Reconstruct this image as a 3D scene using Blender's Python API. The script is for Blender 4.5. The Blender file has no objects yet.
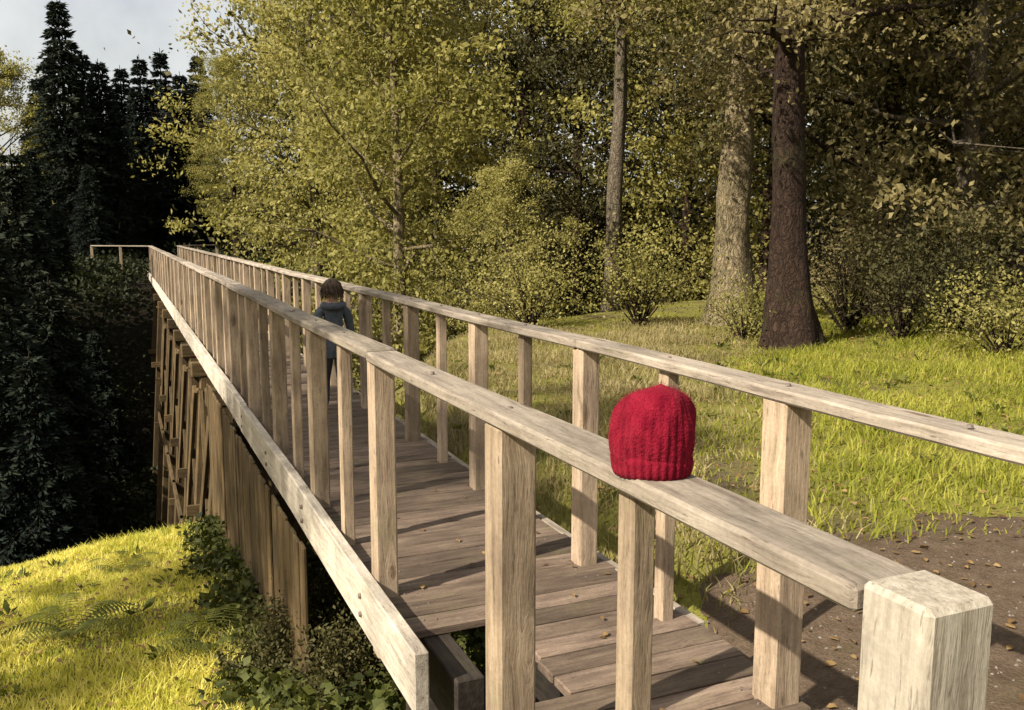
import bpy, bmesh, math, random
import numpy as np
from mathutils import Vector, Matrix

S = bpy.context.scene
C = S.collection

# ------------------------------------------------------------------ camera
cam = bpy.data.cameras.new('camera'); co = bpy.data.objects.new('camera', cam)
C.objects.link(co); S.camera = co
cam.sensor_width = 36; cam.lens = 900 / 1024 * 36; cam.clip_start = .05; cam.clip_end = 3000
co.location = (0, 0, 1.695)
co.rotation_euler = (math.radians(90 - 7.78), 0, math.radians(-23.34))

# ------------------------------------------------------------------ sky and sun
SUN = Vector((-.965, -.26, 0)).normalized() * math.cos(math.radians(38)) + Vector((0, 0, math.sin(math.radians(38))))
w = bpy.data.worlds.new('World'); S.world = w; w.use_nodes = True
nt = w.node_tree
sk = nt.nodes.new('ShaderNodeTexSky'); sk.sky_type = 'NISHITA'; sk.sun_disc = False
sk.sun_elevation = math.radians(38); sk.sun_rotation = math.atan2(SUN.x, SUN.y)
sk.air_density = 1.0; sk.dust_density = 7.0; sk.ozone_density = 1.0
# thin bright cloud over the whole sky
wn = nt.nodes; wl0 = nt.links
tcw = wn.new('ShaderNodeTexCoord'); cn = wn.new('ShaderNodeTexNoise'); cn.inputs['Scale'].default_value = 2.2; cn.inputs['Detail'].default_value = 7; cn.inputs['Roughness'].default_value = .6
wl0.new(tcw.outputs['Generated'], cn.inputs['Vector'])
cr = wn.new('ShaderNodeValToRGB'); cr.color_ramp.elements[0].position = .30; cr.color_ramp.elements[0].color = (.35, .35, .35, 1); cr.color_ramp.elements[1].position = .60; cr.color_ramp.elements[1].color = (.95, .95, .95, 1)
wl0.new(cn.outputs['Fac'], cr.inputs[0])
cm = wn.new('ShaderNodeMix'); cm.data_type = 'RGBA'; cm.inputs[7].default_value = (5.8, 5.8, 5.55, 1)
wl0.new(cr.outputs[0], cm.inputs[0]); wl0.new(sk.outputs[0], cm.inputs[6])
wl0.new(cm.outputs[2], wn['Background'].inputs[0])
nt.nodes['Background'].inputs[1].default_value = .075
sl = bpy.data.lights.new('sun', 'SUN'); sl.energy = 5.0; sl.angle = math.radians(.53); sl.color = (1, .93, .80)
so = bpy.data.objects.new('sun', sl); C.objects.link(so)
so.rotation_euler = SUN.to_track_quat('Z', 'Y').to_euler()
so.location = (-20, 9, 20)
S.view_settings.view_transform = 'Standard'; S.view_settings.look = 'None'
S.view_settings.gamma = 1; S.view_settings.exposure = 1.25
S.view_settings.use_curve_mapping = False

# ------------------------------------------------------------------ materials
def nodes(name):
    m = bpy.data.materials.new(name); m.use_nodes = True
    t = m.node_tree; b = t.nodes['Principled BSDF']
    return m, t, b, t.nodes, t.links
def ramp(N, stops):
    r = N.new('ShaderNodeValToRGB')
    while len(r.color_ramp.elements) < len(stops): r.color_ramp.elements.new(.5)
    for e, (p, c) in zip(r.color_ramp.elements, stops):
        e.position = p; e.color = (*c, 1) if len(c) == 3 else c
    return r
def noise(N, scale, detail=4, rough=.55):
    n = N.new('ShaderNodeTexNoise'); n.inputs['Scale'].default_value = scale
    n.inputs['Detail'].default_value = detail; n.inputs['Roughness'].default_value = rough
    return n
def mixc(N, L, fac, a, b, mode='MIX'):
    m = N.new('ShaderNodeMix'); m.data_type = 'RGBA'; m.blend_type = mode
    for s, v in ((m.inputs[0], fac), (m.inputs[6], a), (m.inputs[7], b)):
        if hasattr(v, 'links') or hasattr(v, 'is_linked'): L.new(v, s)
        elif isinstance(v, (int, float)): s.default_value = v
        else: s.default_value = (*v, 1)
    return m.outputs[2]

def wood(name, lo, mid, hi, moss=.35, mosscol=(.10, .11, .03), vary=.35):
    """weathered timber, grain along the piece's own Y axis"""
    m, t, b, N, L = nodes(name)
    tc = N.new('ShaderNodeTexCoord'); oi = N.new('ShaderNodeObjectInfo')
    off = N.new('ShaderNodeVectorMath'); off.operation = 'SCALE'; off.inputs[0].default_value = (37, 91, 53)
    L.new(oi.outputs['Random'], off.inputs['Scale'])
    add = N.new('ShaderNodeVectorMath'); L.new(tc.outputs['Object'], add.inputs[0]); L.new(off.outputs[0], add.inputs[1])
    mp = N.new('ShaderNodeMapping'); mp.inputs['Scale'].default_value = (1, .075, 1)
    wq = noise(N, 3.0, 3); L.new(add.outputs[0], wq.inputs['Vector'])
    wz = N.new('ShaderNodeVectorMath'); wz.operation = 'MULTIPLY_ADD'; L.new(wq.outputs['Color'], wz.inputs[0]); wz.inputs[1].default_value = (.05, .05, .05); L.new(add.outputs[0], wz.inputs[2])
    # knots bend the grain round them
    km = N.new('ShaderNodeMapping'); km.inputs['Scale'].default_value = (7, 1.7, 7); L.new(wz.outputs[0], km.inputs[0])
    kv = N.new('ShaderNodeTexVoronoi'); kv.inputs['Scale'].default_value = 1.0; L.new(km.outputs[0], kv.inputs['Vector'])
    kg = N.new('ShaderNodeMath'); kg.operation = 'MULTIPLY'; kr = ramp(N, [(0, (1, 1, 1)), (.30, (0, 0, 0))]); L.new(kv.outputs['Distance'], kr.inputs[0])
    kc = N.new('ShaderNodeSeparateColor'); L.new(kv.outputs['Color'], kc.inputs[0]); kt = N.new('ShaderNodeMath'); kt.operation = 'GREATER_THAN'; kt.inputs[1].default_value = .45
    L.new(kc.outputs[0], kt.inputs[0]); L.new(kr.outputs[0], kg.inputs[0]); L.new(kt.outputs[0], kg.inputs[1])
    kb = N.new('ShaderNodeVectorMath'); kb.operation = 'SCALE'; kb.inputs[0].default_value = (.05, 0, .05); L.new(kg.outputs[0], kb.inputs['Scale'])
    k2 = N.new('ShaderNodeVectorMath'); L.new(wz.outputs[0], k2.inputs[0]); L.new(kb.outputs[0], k2.inputs[1])
    L.new(k2.outputs[0], mp.inputs[0])
    g1 = noise(N, 34, 6, .62); L.new(mp.outputs[0], g1.inputs['Vector'])
    g2 = noise(N, 130, 4, .6); L.new(mp.outputs[0], g2.inputs['Vector'])
    bl = noise(N, 2.3, 4, .6); L.new(add.outputs[0], bl.inputs['Vector'])
    r = ramp(N, [(.28, lo), (.5, mid), (.72, hi)]); L.new(g1.outputs['Fac'], r.inputs[0])
    # dark checks along the grain
    rc = ramp(N, [(.30, (.25, .22, .2)), (.40, (1, 1, 1))]); L.new(g2.outputs['Fac'], rc.inputs[0])
    c = mixc(N, L, .75, r.outputs[0], rc.outputs[0], 'MULTIPLY')
    kd = ramp(N, [(.55, (1, 1, 1)), (.78, (.30, .22, .16))]); L.new(kg.outputs[0], kd.inputs[0])
    c = mixc(N, L, .9, c, kd.outputs[0], 'MULTIPLY')
    fine = noise(N, 75, 5, .7); L.new(add.outputs[0], fine.inputs['Vector']); rf = ramp(N, [(.3, (.78, .77, .76)), (.7, (1.12, 1.12, 1.12))]); L.new(fine.outputs['Fac'], rf.inputs[0])
    c = mixc(N, L, .8, c, rf.outputs[0], 'MULTIPLY')
    # weather stains
    rs = ramp(N, [(.33, (.55, .52, .50)), (.62, (1.08, 1.05, 1.0))]); L.new(bl.outputs['Fac'], rs.inputs[0])
    c = mixc(N, L, .7, c, rs.outputs[0], 'MULTIPLY')
    # each board its own shade
    rv = ramp(N, [(0, (1 - vary, 1 - vary, 1 - vary * 1.1)), (1, (1 + vary * .5,) * 3)]); L.new(oi.outputs['Random'], rv.inputs[0])
    c = mixc(N, L, 1.0, c, rv.outputs[0], 'MULTIPLY')
    # moss and algae
    ms = noise(N, 5.5, 6, .7); L.new(add.outputs[0], ms.inputs['Vector'])
    rm = ramp(N, [(.56, (0, 0, 0)), (.72, (moss, moss, moss))]); L.new(ms.outputs['Fac'], rm.inputs[0])
    c = mixc(N, L, rm.outputs[0], c, mosscol)
    L.new(c, b.inputs['Base Color'])
    b.inputs['Roughness'].default_value = .82; b.inputs['Specular IOR Level'].default_value = .25
    bp = N.new('ShaderNodeBump'); bp.inputs['Strength'].default_value = .55; bp.inputs['Distance'].default_value = .004
    ad = N.new('ShaderNodeMath'); L.new(g1.outputs['Fac'], ad.inputs[0]); L.new(g2.outputs['Fac'], ad.inputs[1])
    L.new(ad.outputs[0], bp.inputs['Height']); L.new(bp.outputs[0], b.inputs['Normal'])
    return m

def leafmat(name, cols, trans=.45, scale=.35, rough=.6):
    """leaf: cols = dark, mid, light; clumps vary by place and tree"""
    m, t, b, N, L = nodes(name)
    tc = N.new('ShaderNodeTexCoord'); oi = N.new('ShaderNodeObjectInfo'); ge = N.new('ShaderNodeNewGeometry')
    n1 = noise(N, scale, 3); L.new(tc.outputs['Object'], n1.inputs['Vector'])
    n2 = N.new('ShaderNodeTexWhiteNoise'); sn = N.new('ShaderNodeVectorMath'); sn.operation = 'SNAP'
    sn.inputs[1].default_value = (.09, .09, .09); L.new(tc.outputs['Object'], sn.inputs[0]); L.new(sn.outputs[0], n2.inputs['Vector'])
    a = N.new('ShaderNodeMath'); a.operation = 'MULTIPLY_ADD'; L.new(n2.outputs['Value'], a.inputs[0]); a.inputs[1].default_value = .38
    L.new(n1.outputs['Fac'], a.inputs[2])
    a2 = N.new('ShaderNodeMath'); a2.operation = 'MULTIPLY_ADD'; L.new(oi.outputs['Random'], a2.inputs[0]); a2.inputs[1].default_value = .22
    L.new(a.outputs[0], a2.inputs[2])
    r = ramp(N, [(.45, cols[0]), (.75, cols[1]), (1.0, cols[2])]); L.new(a2.outputs[0], r.inputs[0])
    L.new(r.outputs[0], b.inputs['Base Color']); b.inputs['Roughness'].default_value = rough
    b.inputs['Specular IOR Level'].default_value = .12
    tr = N.new('ShaderNodeBsdfTranslucent'); hs = N.new('ShaderNodeHueSaturation'); hs.inputs['Value'].default_value = 1.25
    hs.inputs['Saturation'].default_value = 1.1
    L.new(r.outputs[0], hs.inputs['Color']); L.new(hs.outputs[0], tr.inputs['Color'])
    mx = N.new('ShaderNodeMixShader'); mx.inputs[0].default_value = trans
    L.new(b.outputs[0], mx.inputs[1]); L.new(tr.outputs[0], mx.inputs[2])
    L.new(mx.outputs[0], N['Material Output'].inputs['Surface'])
    return m

def ground_mat(name, earth, earth2, grass, scale=.8, gmin=.4, gmax=.62):
    m, t, b, N, L = nodes(name)
    tc = N.new('ShaderNodeTexCoord')
    n1 = noise(N, scale, 6, .65); n2 = noise(N, 9, 8, .7); n3 = noise(N, 60, 4, .7)
    for n in (n1, n2, n3): L.new(tc.outputs['Object'], n.inputs['Vector'])
    r = ramp(N, [(.3, earth), (.7, earth2)]); L.new(n2.outputs['Fac'], r.inputs[0])
    f = ramp(N, [(gmin, (0, 0, 0)), (gmax, (1, 1, 1))]); L.new(n1.outputs['Fac'], f.inputs[0])
    c = mixc(N, L, f.outputs[0], r.outputs[0], grass)
    rd = ramp(N, [(.3, (.6, .6, .6)), (.7, (1.2, 1.2, 1.2))]); L.new(n3.outputs['Fac'], rd.inputs[0])
    c = mixc(N, L, .8, c, rd.outputs[0], 'MULTIPLY')
    L.new(c, b.inputs['Base Color']); b.inputs['Roughness'].default_value = .95
    b.inputs['Specular IOR Level'].default_value = .1
    bp = N.new('ShaderNodeBump'); bp.inputs['Strength'].default_value = .8; bp.inputs['Distance'].default_value = .03
    ad = N.new('ShaderNodeMath'); L.new(n2.outputs['Fac'], ad.inputs[0]); L.new(n3.outputs['Fac'], ad.inputs[1])
    L.new(ad.outputs[0], bp.inputs['Height']); L.new(bp.outputs[0], b.inputs['Normal'])
    return m

def bark(name, lo, hi, sc=13):
    m, t, b, N, L = nodes(name)
    tc = N.new('ShaderNodeTexCoord'); wn_ = noise(N, 2.5, 4); L.new(tc.outputs['Object'], wn_.inputs['Vector'])
    wz = N.new('ShaderNodeVectorMath'); wz.operation = 'MULTIPLY_ADD'; L.new(wn_.outputs['Color'], wz.inputs[0]); wz.inputs[1].default_value = (.45, .45, .45); L.new(tc.outputs['Object'], wz.inputs[2])
    mp = N.new('ShaderNodeMapping'); mp.inputs['Scale'].default_value = (1, 1, .2); L.new(wz.outputs[0], mp.inputs[0])
    v = N.new('ShaderNodeTexVoronoi'); v.feature = 'DISTANCE_TO_EDGE'; v.inputs['Scale'].default_value = sc; L.new(mp.outputs[0], v.inputs['Vector'])
    n = noise(N, sc * 2.5, 7, .72); L.new(mp.outputs[0], n.inputs['Vector']); big = noise(N, 1.1, 4); L.new(tc.outputs['Object'], big.inputs['Vector'])
    r = ramp(N, [(.38, lo), (.62, hi)]); L.new(n.outputs['Fac'], r.inputs[0])
    cr = ramp(N, [(.0, (.38, .36, .34)), (.10, (.75, .74, .73)), (.32, (1.05, 1.05, 1.05))]); L.new(v.outputs['Distance'], cr.inputs[0])
    c = mixc(N, L, .85, r.outputs[0], cr.outputs[0], 'MULTIPLY')
    mr = ramp(N, [(.52, (0, 0, 0)), (.7, (.5, .5, .5))]); L.new(big.outputs['Fac'], mr.inputs[0]); c = mixc(N, L, mr.outputs[0], c, (.05, .052, .018))
    L.new(c, b.inputs['Base Color']); b.inputs['Roughness'].default_value = .95; b.inputs['Specular IOR Level'].default_value = .15
    h = N.new('ShaderNodeMath'); h.operation = 'MULTIPLY_ADD'; L.new(cr.outputs[0], h.inputs[0]); h.inputs[1].default_value = .8; L.new(n.outputs['Fac'], h.inputs[2])
    bp = N.new('ShaderNodeBump'); bp.inputs['Strength'].default_value = 1.0; bp.inputs['Distance'].default_value = .04
    L.new(h.outputs[0], bp.inputs['Height']); L.new(bp.outputs[0], b.inputs['Normal'])
    return m

def plain(name, col, rough=.8, sc=40, amt=.25, bump=.3, dist=.003):
    m, t, b, N, L = nodes(name)
    tc = N.new('ShaderNodeTexCoord'); n = noise(N, sc, 5, .6); L.new(tc.outputs['Object'], n.inputs['Vector'])
    r = ramp(N, [(.3, tuple(c * (1 - amt) for c in col)), (.7, tuple(min(1, c * (1 + amt)) for c in col))])
    L.new(n.outputs['Fac'], r.inputs[0]); L.new(r.outputs[0], b.inputs['Base Color'])
    b.inputs['Roughness'].default_value = rough; b.inputs['Specular IOR Level'].default_value = .25
    bp = N.new('ShaderNodeBump'); bp.inputs['Strength'].default_value = bump; bp.inputs['Distance'].default_value = dist
    L.new(n.outputs['Fac'], bp.inputs['Height']); L.new(bp.outputs[0], b.inputs['Normal'])
    return m

M = {}
M['rail'] = wood('weathered_rail_wood', (.145, .115, .093), (.275, .232, .192), (.37, .32, .27), .22)
M['pale'] = wood('bleached_edge_wood', (.24, .205, .165), (.40, .355, .30), (.50, .455, .39), .18)
M['post'] = wood('weathered_post_wood', (.155, .112, .076), (.285, .215, .152), (.385, .30, .218), .25)
M['plank'] = wood('worn_plank_wood', (.066, .045, .034), (.125, .09, .068), (.19, .142, .108), .25, vary=.45)
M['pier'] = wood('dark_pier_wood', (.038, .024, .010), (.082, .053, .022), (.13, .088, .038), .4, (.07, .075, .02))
M['tar'] = wood('dark_sleeper_wood', (.010, .007, .005), (.022, .016, .012), (.04, .03, .023), .1)  # dark timber, deepened: shade of the deck gap put into its colour
M['steel'] = plain('rusty_bolt_steel', (.13, .10, .08), .55, 90, .4)
M['ground'] = ground_mat('grassy_earth', (.07, .05, .028), (.14, .11, .055), (.16, .15, .03), .55, .36, .5)
M['floor'] = ground_mat('needle_litter', (.008, .006, .004), (.02, .015, .009), (.012, .014, .006), .7, .5, .7)  # litter blackened, the ravine's shade is put into its colour
M['path'] = ground_mat('trodden_earth', (.07, .046, .03), (.13, .092, .062), (.07, .058, .027), 1.2, .58, .8)
M['sungrass'] = leafmat('yellow_grass_blades', ((.22, .24, .04), (.47, .44, .085), (.66, .59, .17)), .48, 2.2)
M['drygrass'] = leafmat('dry_grass_blades', ((.14, .12, .04), (.23, .19, .085), (.34, .28, .14)), .4, .9)
M['grass'] = leafmat('grass_blades', ((.10, .118, .013), (.215, .222, .03), (.33, .31, .06)), .45, .9)
M['olive'] = leafmat('olive_leaves', ((.10, .094, .022), (.20, .183, .052), (.31, .27, .085)), .45)
M['yellow'] = leafmat('yellowing_leaves', ((.115, .106, .026), (.215, .195, .058), (.32, .28, .10)), .46)
M['brownleaf'] = leafmat('bronze_leaves', ((.075, .063, .027), (.15, .122, .052), (.23, .188, .08)), .4)
M['darkleaf'] = leafmat('dark_leaves', ((.022, .022, .008), (.048, .044, .016), (.095, .082, .03)), .3)  # shade of the right-hand wood and tree gaps put into the leaf colour
M['shadeleaf'] = leafmat('undergrowth_leaves', ((.006, .009, .004), (.014, .018, .007), (.03, .034, .012)), .2, 2)  # deep ravine shade carried by the leaf colour
M['ivyleaf'] = leafmat('ivy_leaves', ((.018, .022, .006), (.04, .046, .010), (.08, .085, .02)), .25, 3)  # shade on the bank grass, put into dark leaves
M['spruce'] = leafmat('spruce_needles', ((.004, .007, .006), (.010, .015, .011), (.022, .026, .015)), .08, rough=.95)  # near-black: darkness of the shaded left wood put into the needles
M['fern'] = leafmat('fern_fronds', ((.05, .06, .012), (.09, .10, .02), (.14, .14, .03)), .4, 3)
M['bark'] = bark('rough_brown_bark', (.016, .009, .006), (.044, .026, .017))
M['palebark'] = bark('pale_tan_bark', (.13, .10, .055), (.25, .20, .12))
M['greybark'] = bark('grey_brown_bark', (.07, .055, .04), (.16, .13, .09))
M['litter'] = leafmat('fallen_leaves', ((.07, .04, .018), (.14, .085, .035), (.24, .16, .07)), .2, 6)

# ------------------------------------------------------------------ helpers
def link(name, me, m=None, parent=None):
    if m is not None and not me.materials: me.materials.append(M[m] if isinstance(m, str) else m)
    o = bpy.data.objects.new(name, me); C.objects.link(o)
    if parent is not None: o.parent = parent
    return o
def tag(o, label=None, cat=None, group=None, kind=None):
    if label: o['label'] = label
    if cat: o['category'] = cat
    if group: o['group'] = group
    if kind: o['kind'] = kind
    return o
def empty(name, loc=(0, 0, 0), label=None, cat=None, group=None):
    o = bpy.data.objects.new(name, None); o.empty_display_size = .2; C.objects.link(o); o.location = loc
    return tag(o, label, cat, group)
def np_mesh(name, V, F, smooth=False):
    V = np.asarray(V, dtype=np.float32).reshape(-1, 3); F = np.asarray(F, dtype=np.int32)
    k = F.shape[1]; me = bpy.data.meshes.new(name)
    me.vertices.add(len(V)); me.vertices.foreach_set('co', V.ravel())
    me.loops.add(F.size); me.loops.foreach_set('vertex_index', F.ravel())
    me.polygons.add(len(F)); me.polygons.foreach_set('loop_start', np.arange(0, F.size, k, dtype=np.int32))
    me.polygons.foreach_set('loop_total', np.full(len(F), k, dtype=np.int32))
    if smooth: me.polygons.foreach_set('use_smooth', np.ones(len(F), dtype=bool))
    me.update(calc_edges=True)
    return me

def timber(w, l, h, seed=0, bev=.006, segs=1, wob=.0):
    """a board: width X, length Y (grain), height Z, centred, edges worn"""
    rnd = random.Random(seed)
    bm = bmesh.new(); bmesh.ops.create_cube(bm, size=1)
    bmesh.ops.scale(bm, vec=(w, l, h), verts=bm.verts)
    if segs > 1:
        es = [e for e in bm.edges if abs(e.verts[0].co.y - e.verts[1].co.y) > l * .5]
        bmesh.ops.subdivide_edges(bm, edges=es, cuts=segs - 1, use_grid_fill=True)
    if bev > 0:
        bmesh.ops.bevel(bm, geom=[e for e in bm.edges if e.is_manifold and e.calc_face_angle(0) > .5], offset=bev, segments=1, affect='EDGES')
    if wob:
        ph = rnd.random() * 6
        for v in bm.verts:
            v.co.z += wob * math.sin(v.co.y * 1.7 + ph); v.co.x += wob * .8 * math.sin(v.co.y * 1.1 + ph * 2)
    me = bpy.data.meshes.new('timber'); bm.to_mesh(me); bm.free()
    return me
def orient(p0, p1, up=(0, 0, 1)):
    p0, p1 = Vector(p0), Vector(p1); y = (p1 - p0).normalized(); u = Vector(up)
    x = y.cross(u)
    if x.length < 1e-4: x = y.cross(Vector((0, 1, 0)))
    x.normalize(); z = x.cross(y)
    m = Matrix((x, y, z)).transposed().to_4x4(); m.translation = (p0 + p1) / 2
    return m
SEED = [0]
def beam(name, p0, p1, w, h, m, parent, up=(0, 0, 1), bev=.006, segs=1, wob=0, me=None):
    SEED[0] += 1
    if me is None: me = timber(w, (Vector(p1) - Vector(p0)).length, h, SEED[0], bev, segs, wob)
    o = link(name, me, m, parent); o.matrix_world = (parent.matrix_world if False else Matrix()) @ orient(p0, p1, up)
    return o
def sub(o, parent):
    """put o under parent keeping its place"""
    pm = world(parent); o.parent = parent; o.matrix_parent_inverse = pm.inverted()
def world(o):
    m = o.matrix_basis.copy()
    if o.parent: m = world(o.parent) @ o.matrix_parent_inverse @ m
    return m

# ------------------------------------------------------------------ terrain
def sstep(a, b, x):
    t = np.clip((x - a) / (b - a), 0, 1); return t * t * (3 - 2 * t)
def vnoise(x, y):
    return (np.sin(x * 1.3 + 1.7 * np.sin(y * .9)) * .5 + np.sin(y * 1.9 + 1.3 * np.sin(x * 1.1 + 2)) * .3 +
            np.sin(x * 3.7 + y * 2.9) * .12 + np.sin(x * 6.1 - y * 5.3) * .08)
def edge_y(x):
    """where the near bank breaks off into the ravine"""
    return 10.3 + .22 * x + 6.5 * sstep(2.0, 8.0, x) + .25 * np.clip(x - 8, 0, 40)
def ground_z(x, y):
    x = np.asarray(x, float); y = np.asarray(y, float)
    # left of / under the bridge the bank slopes down from the deck end
    left = -.30 - 1.0 * sstep(1.6, 6.6, y) - .45 * sstep(6.6, 10.5, y)
    left = left - .25 * sstep(-2, -9, x)
    right = -.22 - .012 * np.clip(y, 0, 30) + .02 * np.clip(x - 4, 0, 40)
    k = sstep(1.7, 3.6, x)
    near = left * (1 - k) + right * k
    e = edge_y(x)
    drop = sstep(0, 6.5, y - e)
    lag = 11.5 * sstep(9, 4, x) + 3 * sstep(-1.2, -6, x); rise = sstep(8.6 + lag, 16.5 + lag, y - e)
    far = -7.2 + rise * (7.08 - 2.5 * sstep(-1.5, -6, x)) + np.clip(y - e - 30, 0, 200) * .07
    z = near * (1 - drop) + far * drop
    z = z + .05 * vnoise(x * .9, y * .9) + .25 * vnoise(x * .23, y * .23) * sstep(0, 6, y - e) * sstep(2, 6, np.hypot(x - 1.6, y - 40.4))
    return z
gx = np.unique(np.concatenate([np.linspace(-220, -16, 28), np.linspace(-16, 20, 160), np.linspace(20, 260, 32)]))
gy = np.unique(np.concatenate([np.linspace(-120, -4, 16), np.linspace(-4, 22, 130), np.linspace(22, 60, 60), np.linspace(60, 320, 26)]))
X, Y = np.meshgrid(gx, gy); Z = ground_z(X, Y)
V = np.stack([X, Y, Z], -1).reshape(-1, 3)
nx, ny = len(gx), len(gy)
i = np.arange(nx * ny).reshape(ny, nx)
F = np.stack([i[:-1, :-1], i[:-1, 1:], i[1:, 1:], i[1:, :-1]], -1).reshape(-1, 4)
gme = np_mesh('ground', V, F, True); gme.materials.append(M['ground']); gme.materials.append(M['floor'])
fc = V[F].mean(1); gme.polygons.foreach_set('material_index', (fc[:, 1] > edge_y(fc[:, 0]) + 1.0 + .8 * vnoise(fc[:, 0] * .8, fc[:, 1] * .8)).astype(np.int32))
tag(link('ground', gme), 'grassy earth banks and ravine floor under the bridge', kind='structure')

# trodden path meeting the bridge end from the right
pc = [(1.55, -.9), (1.62, .6), (2.2, 1.9), (3.0, 2.9), (4.2, 3.3), (6.0, 3.0), (9.0, 1.8), (14, -.5), (22, -3)]
pw = [.75, .8, 1.0, 1.15, 1.2, 1.2, 1.2, 1.2, 1.2]
def spline(P, n):
    P = [Vector(p) for p in P]; out = []
    for a in range(len(P) - 1):
        p0, p1, p2, p3 = P[max(a - 1, 0)], P[a], P[a + 1], P[min(a + 2, len(P) - 1)]
        for k in range(n):
            t = k / n
            out.append(.5 * ((2 * p1) + (p2 - p0) * t + (2 * p0 - 5 * p1 + 4 * p2 - p3) * t * t + (3 * p1 - p0 - 3 * p2 + p3) * t ** 3))
    return out + [P[-1]]
cl = spline([(*p, 0) for p in pc], 14); wl = np.interp(np.linspace(0, 1, len(cl)), np.linspace(0, 1, len(pw)), pw)
Vp = []; nw = 11
rnd = random.Random(5)
for k, p in enumerate(cl):
    d = (cl[min(k + 1, len(cl) - 1)] - cl[max(k - 1, 0)]).normalized(); nrm = Vector((-d.y, d.x, 0))
    for j in range(nw):
        s = -1 + 2 * j / (nw - 1)
        ww = wl[k] * (1 + .12 * math.sin(k * .9 + (2 if s > 0 else 0)) + .06 * rnd.uniform(-1, 1))
        q = p + nrm * s * ww
        Vp.append((q.x, q.y, float(ground_z(q.x, q.y)) + .018 - .03 * abs(s) ** 6))
Fp = [(k * nw + j, k * nw + j + 1, (k + 1) * nw + j + 1, (k + 1) * nw + j) for k in range(len(cl) - 1) for j in range(nw - 1)]
tag(link('path', np_mesh('path', Vp, Fp, True), 'path'), 'trodden bare earth path meeting the bridge end', kind='structure')
fp = spline([(1.6, 39.85, 0), (1.5, 41.5, 0), (.6, 44, 0), (-2, 47, 0), (-7, 50, 0)], 10); Vq = []
for k, p in enumerate(fp):
    d = (fp[min(k + 1, len(fp) - 1)] - fp[max(k - 1, 0)]).normalized(); nrm = Vector((-d.y, d.x, 0))
    for j in range(7):
        q = p + nrm * (-1 + j / 3) * (.75 + .08 * math.sin(k * 1.3 + j)); Vq.append((q.x, q.y, float(ground_z(q.x, q.y)) + .02))
Fq = [(k * 7 + j, k * 7 + j + 1, (k + 1) * 7 + j + 1, (k + 1) * 7 + j) for k in range(len(fp) - 1) for j in range(6)]
tag(link('far_path', np_mesh('far_path', Vq, Fq, True), 'path'), 'earth path leaving the far end of the bridge', kind='structure')
pathpts = np.array([(p.x, p.y) for p in cl])
def path_dist(x, y):
    return np.sqrt(((x[:, None] - pathpts[None, :, 0]) ** 2 + (y[:, None] - pathpts[None, :, 1]) ** 2)).min(1)

# ------------------------------------------------------------------ the footbridge
XN, XF = 1.06, 2.12           # railing lines, near and far
DL, DR = 1.012, 2.22            # deck edges
Y0, Y1 = .45, 40.0
bridge = empty('footbridge', (1.6, 13, -1.5), 'long weathered timber footbridge with plank deck and post handrails over the ravine', 'bridge')
bridge.location = (0, 0, 0)
rnd = random.Random(11)
plank_me = [timber(DR - DL + rnd.uniform(-.012, .012), .138, .042, 100 + k, .006) for k in range(6)]
# planks lie across: swap so the grain runs along their length
plank_me = [timber(.138 - rnd.uniform(0, .006), DR - DL + rnd.uniform(-.03, .03), .042, 100 + k, .006) for k in range(8)]
nails = []
y = Y0
while y < Y1:
    me = plank_me[rnd.randrange(8)]
    gone = 2.80 < y < 3.40
    if gone: me = timber(.135, .78 + rnd.uniform(-.05, .05), .042, int(y * 99), .006)
    o = link('deck_plank', me, 'plank', bridge)
    o.location = ((DL + DR) / 2 + (.22 if gone else 0) + rnd.uniform(-.012, .012), y + .07, -.021 + rnd.uniform(-.0025, .0025))
    o.rotation_euler = (rnd.uniform(-.004, .004), rnd.uniform(-.008, .008), math.radians(90 + (180 if rnd.random() < .5 else 0)) + rnd.uniform(-.005, .005))
    if y < 5.2 and not gone:
        for nx_ in (DL + .13, DL + .19, DR - .13, DR - .19):
            nails.append((o, (nx_ + rnd.uniform(-.01, .01), y + .07 + rnd.uniform(-.03, .03), .0015)))
    y += .147
# side beams (pale fascia on the near side starts past the abutment)
ys = [3.12, 8.6, 14.4, 20.2, 26.0, 33.0, 40.0]
for a, b in zip(ys[:-1], ys[1:]):
    beam('fascia_board', (.974, a + .002, -.025), (.974, b - .002, -.025), .062, .25, 'pale', bridge, segs=4, wob=.004)
    beam('fascia_board', (DR + .028, a + .002, -.105), (DR + .028, b - .002, -.105), .05, .20, 'rail', bridge, segs=4, wob=.004)
    for xx in (DL + .16, (DL + DR) / 2, DR - .16):
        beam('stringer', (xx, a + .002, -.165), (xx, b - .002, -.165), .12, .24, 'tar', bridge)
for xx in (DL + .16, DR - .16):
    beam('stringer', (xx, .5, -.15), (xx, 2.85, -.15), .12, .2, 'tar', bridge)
# abutment of stacked sleepers, coloured near-black for the shade under the deck end
for k in range(4):
    beam('abutment_sleeper', (DL + .03, 2.93, -.37 - k * .19), (DR - .03, 2.93, -.37 - k * .19), .2, .18, 'tar', bridge, bev=.012)
for k in range(3):  # added dark floor that keeps the deck gap black
    beam('abutment_sleeper', (DL + .05, 3.15 + k * .21, -.40), (DR - .05, 3.15 + k * .21, -.40), .2, .18, 'tar', bridge, bev=.012)
for k in range(4):  # added dark wall hiding the lit grass behind the gap
    beam('abutment_sleeper', (DR - .06, 3.06, -.33 - k * .185), (DR - .06, 4.3, -.33 - k * .185), .16, .18, 'tar', bridge, bev=.012)
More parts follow.
